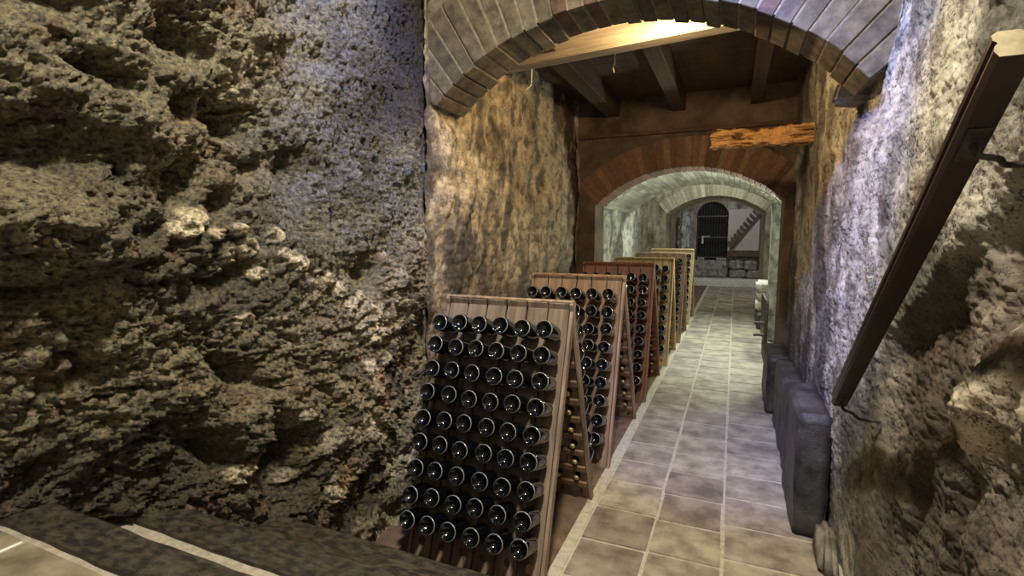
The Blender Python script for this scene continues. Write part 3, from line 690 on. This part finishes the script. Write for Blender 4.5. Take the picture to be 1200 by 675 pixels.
for (x0, x1, w) in ((-1.36, -1.10, 'left'), (-.66, -.28, 'right')):  # bits of light on the sill, modelled as small white solids
    r_ = empty('light_fleck_row', (x0, 21.75, .90)); 
    C.objects.unlink(r_); bpy.data.objects.remove(r_)
    n = 4 if w == 'left' else 6
    for k in range(n):
        bm = bmesh.new(); x = x0+(x1-x0)*(k+.5)/n
        lathe = [(0, 0), (.0, .022), (.05, .024), (.07, .015), (.085, .014), (.085, 0)]
        tube(bm, [(x, 21.72, .915+h) for h, r in lathe if r > 0], [r for h, r in lathe if r > 0], 8)
        tag(obj('light_fleck', bm, M['white'], smooth=True), f'one of the tiny modelled light flecks at the {w} end of the gate sill', 'fleck', f'modelled light flecks on the {w} of the gate sill')
# pale panel and little ladder-like staircase
bm = bmesh.new(); box(bm, -.27, .84, 21.90, 21.97, 1.28, 2.88, .01)
tag(obj('pale_panel', bm, M['offwhite']), 'large pale panel on the end wall right of the gate', 'panel')
bm = bmesh.new(); box(bm, .845, .97, 21.7, 21.97, .5, 3.1, .01); tag(obj('dark_post', bm, M['wood_dark']), 'dark timber post right of the pale panel', 'post')
bm = bmesh.new(); box(bm, -.28, .95, 21.6, 21.97, 1.06, 1.26, .01); tag(obj('shelf', bm, M['wood_dark']), 'dark shelf below the pale panel', 'shelf')
lad = empty('wooden_staircase', (-.2, 21.72, 1.32)); tag(lad, 'small dark wooden staircase climbing right across the pale panel', 'staircase')
bm = bmesh.new(); hexa(bm, [(0, 0, 0), (.07, 0, -.02), (.07, .06, -.02), (0, .06, 0), (1.0, 0, 1.42), (1.08, 0, 1.38), (1.08, .06, 1.38), (1.0, .06, 1.42)]); obj('stringer', bm, M['wood_dark'], lad)
for k in range(9):
    t = .08+k*.105; x, z = 1.0*t, 1.42*t
    bm = bmesh.new(); hexa(bm, [(x-.16, -.04, z+.19), (x+.06, -.04, z-.01), (x+.06, .14, z-.01), (x-.16, .14, z+.19), (x-.12, -.04, z+.235), (x+.10, -.04, z+.035), (x+.10, .14, z+.035), (x-.12, .14, z+.235)])
    obj('tread', bm, M['wood_dark'], lad)

# ------------------------------------------------------------------ light
def area(name, loc, target, size, power, color, spread=180, size_y=None):
    l = bpy.data.lights.new(name, 'AREA'); l.energy = power; l.color = color; l.size = size; l.spread = math.radians(spread)
    if size_y: l.shape = 'RECTANGLE'; l.size_y = size_y
    o = bpy.data.objects.new(name, l); C.objects.link(o); o.location = loc
    o.rotation_euler = (Vector(target)-Vector(loc)).to_track_quat('-Z', 'Y').to_euler(); return o
def spot(name, loc, target, power, color, ang, blend=.5, rad=.08):
    l = bpy.data.lights.new(name, 'SPOT'); l.energy = power; l.color = color; l.spot_size = math.radians(ang); l.spot_blend = blend; l.shadow_soft_size = rad
    o = bpy.data.objects.new(name, l); C.objects.link(o); o.location = loc
    o.rotation_euler = (Vector(target)-Vector(loc)).to_track_quat('-Z', 'Y').to_euler(); return o
def point(name, loc, power, color, rad=.06):
    l = bpy.data.lights.new(name, 'POINT'); l.energy = power; l.color = color; l.shadow_soft_size = rad
    o = bpy.data.objects.new(name, l); C.objects.link(o); o.location = loc; return o
area('stair_lamp', (-.25, 1.05, 4.3), (-.9, 1.6, 0), .22, 205, (1, .91, .70))
area('stair_lamp_fill', (.1, -1.0, 3.2), (-.6, 3.4, .3), .8, 7, (1, .92, .78))
spot('blue_floor_spot', (-.1, 2.0, 4.3), (.0, 4.75, 0), 560, (.30, .38, 1.0), 32, .8, .10)  # added spot, imitates blue daylight on the passage floor
spot('blue_right_spot', (-.7, 1.5, 4.2), (.62, 3.75, 1.9), 620, (.15, .27, 1.0), 42, .9, .08)  # added spot, same daylight imitated on the right wall
spot('blue_left_spot', (-.9, 1.9, 4.4), (-2.0, 2.45, 2.7), 290, (.17, .29, 1.0), 52, .9, .06)  # added spot, same daylight imitated on the left rock
point('warm_lamp', (-.5, 3.78, 3.34), 80, (1.0, .68, .32), .03)
point('chamber_bounce', (.36, 3.66, 3.22), 16, (1.0, .68, .36), .05)  # added unseen light standing in for warm bounce in the chamber
point('vault_lamp', (.66, 7.75, 1.9), 120, (.90, 1.0, .84), .06)
area('shaft_lamp', (-.5, 11.6, 4.4), (-.5, 11.8, 0), .8, 60, (.92, 1.0, .84))
area('passage_lamp', (-.3, 12.2, 4.1), (-.2, 9.5, 0), .5, 60, (.95, 1, .86), 90)
point('jamb_fill', (1.1, 15.9, 2.2), 40, (1, .93, .78), .06)  # added unseen fill to brighten the far arch soffit
point('jamb_fill', (-2.2, 15.8, 1.9), 40, (1, .95, .8), .06)  # added unseen fill for the right soffit and jamb
area('end_lamp', (.2, 18.5, 4.1), (0, 21.5, 1), .8, 75, (.88, .95, 1.0))

w = bpy.data.worlds.new('World'); S.world = w; w.use_nodes = True
w.node_tree.nodes['Background'].inputs[0].default_value = (.5, .55, .7, 1); w.node_tree.nodes['Background'].inputs[1].default_value = .007

# ------------------------------------------------------------------ camera
cam = bpy.data.cameras.new('Camera'); co = bpy.data.objects.new('Camera', cam); C.objects.link(co); S.camera = co
cam.sensor_width = 36; cam.lens = 18.0; cam.clip_start = .02; cam.clip_end = 100
th = math.atan(62.5/600); ps = math.atan(262/(600/math.cos(th)))
co.location = (0, 0, 1.9); co.rotation_euler = (PI/2-th, 0, ps)
S.view_settings.view_transform = 'Standard'; S.view_settings.look = 'None'; S.view_settings.gamma = 1; S.view_settings.use_curve_mapping = False
S.view_settings.exposure = 0.0
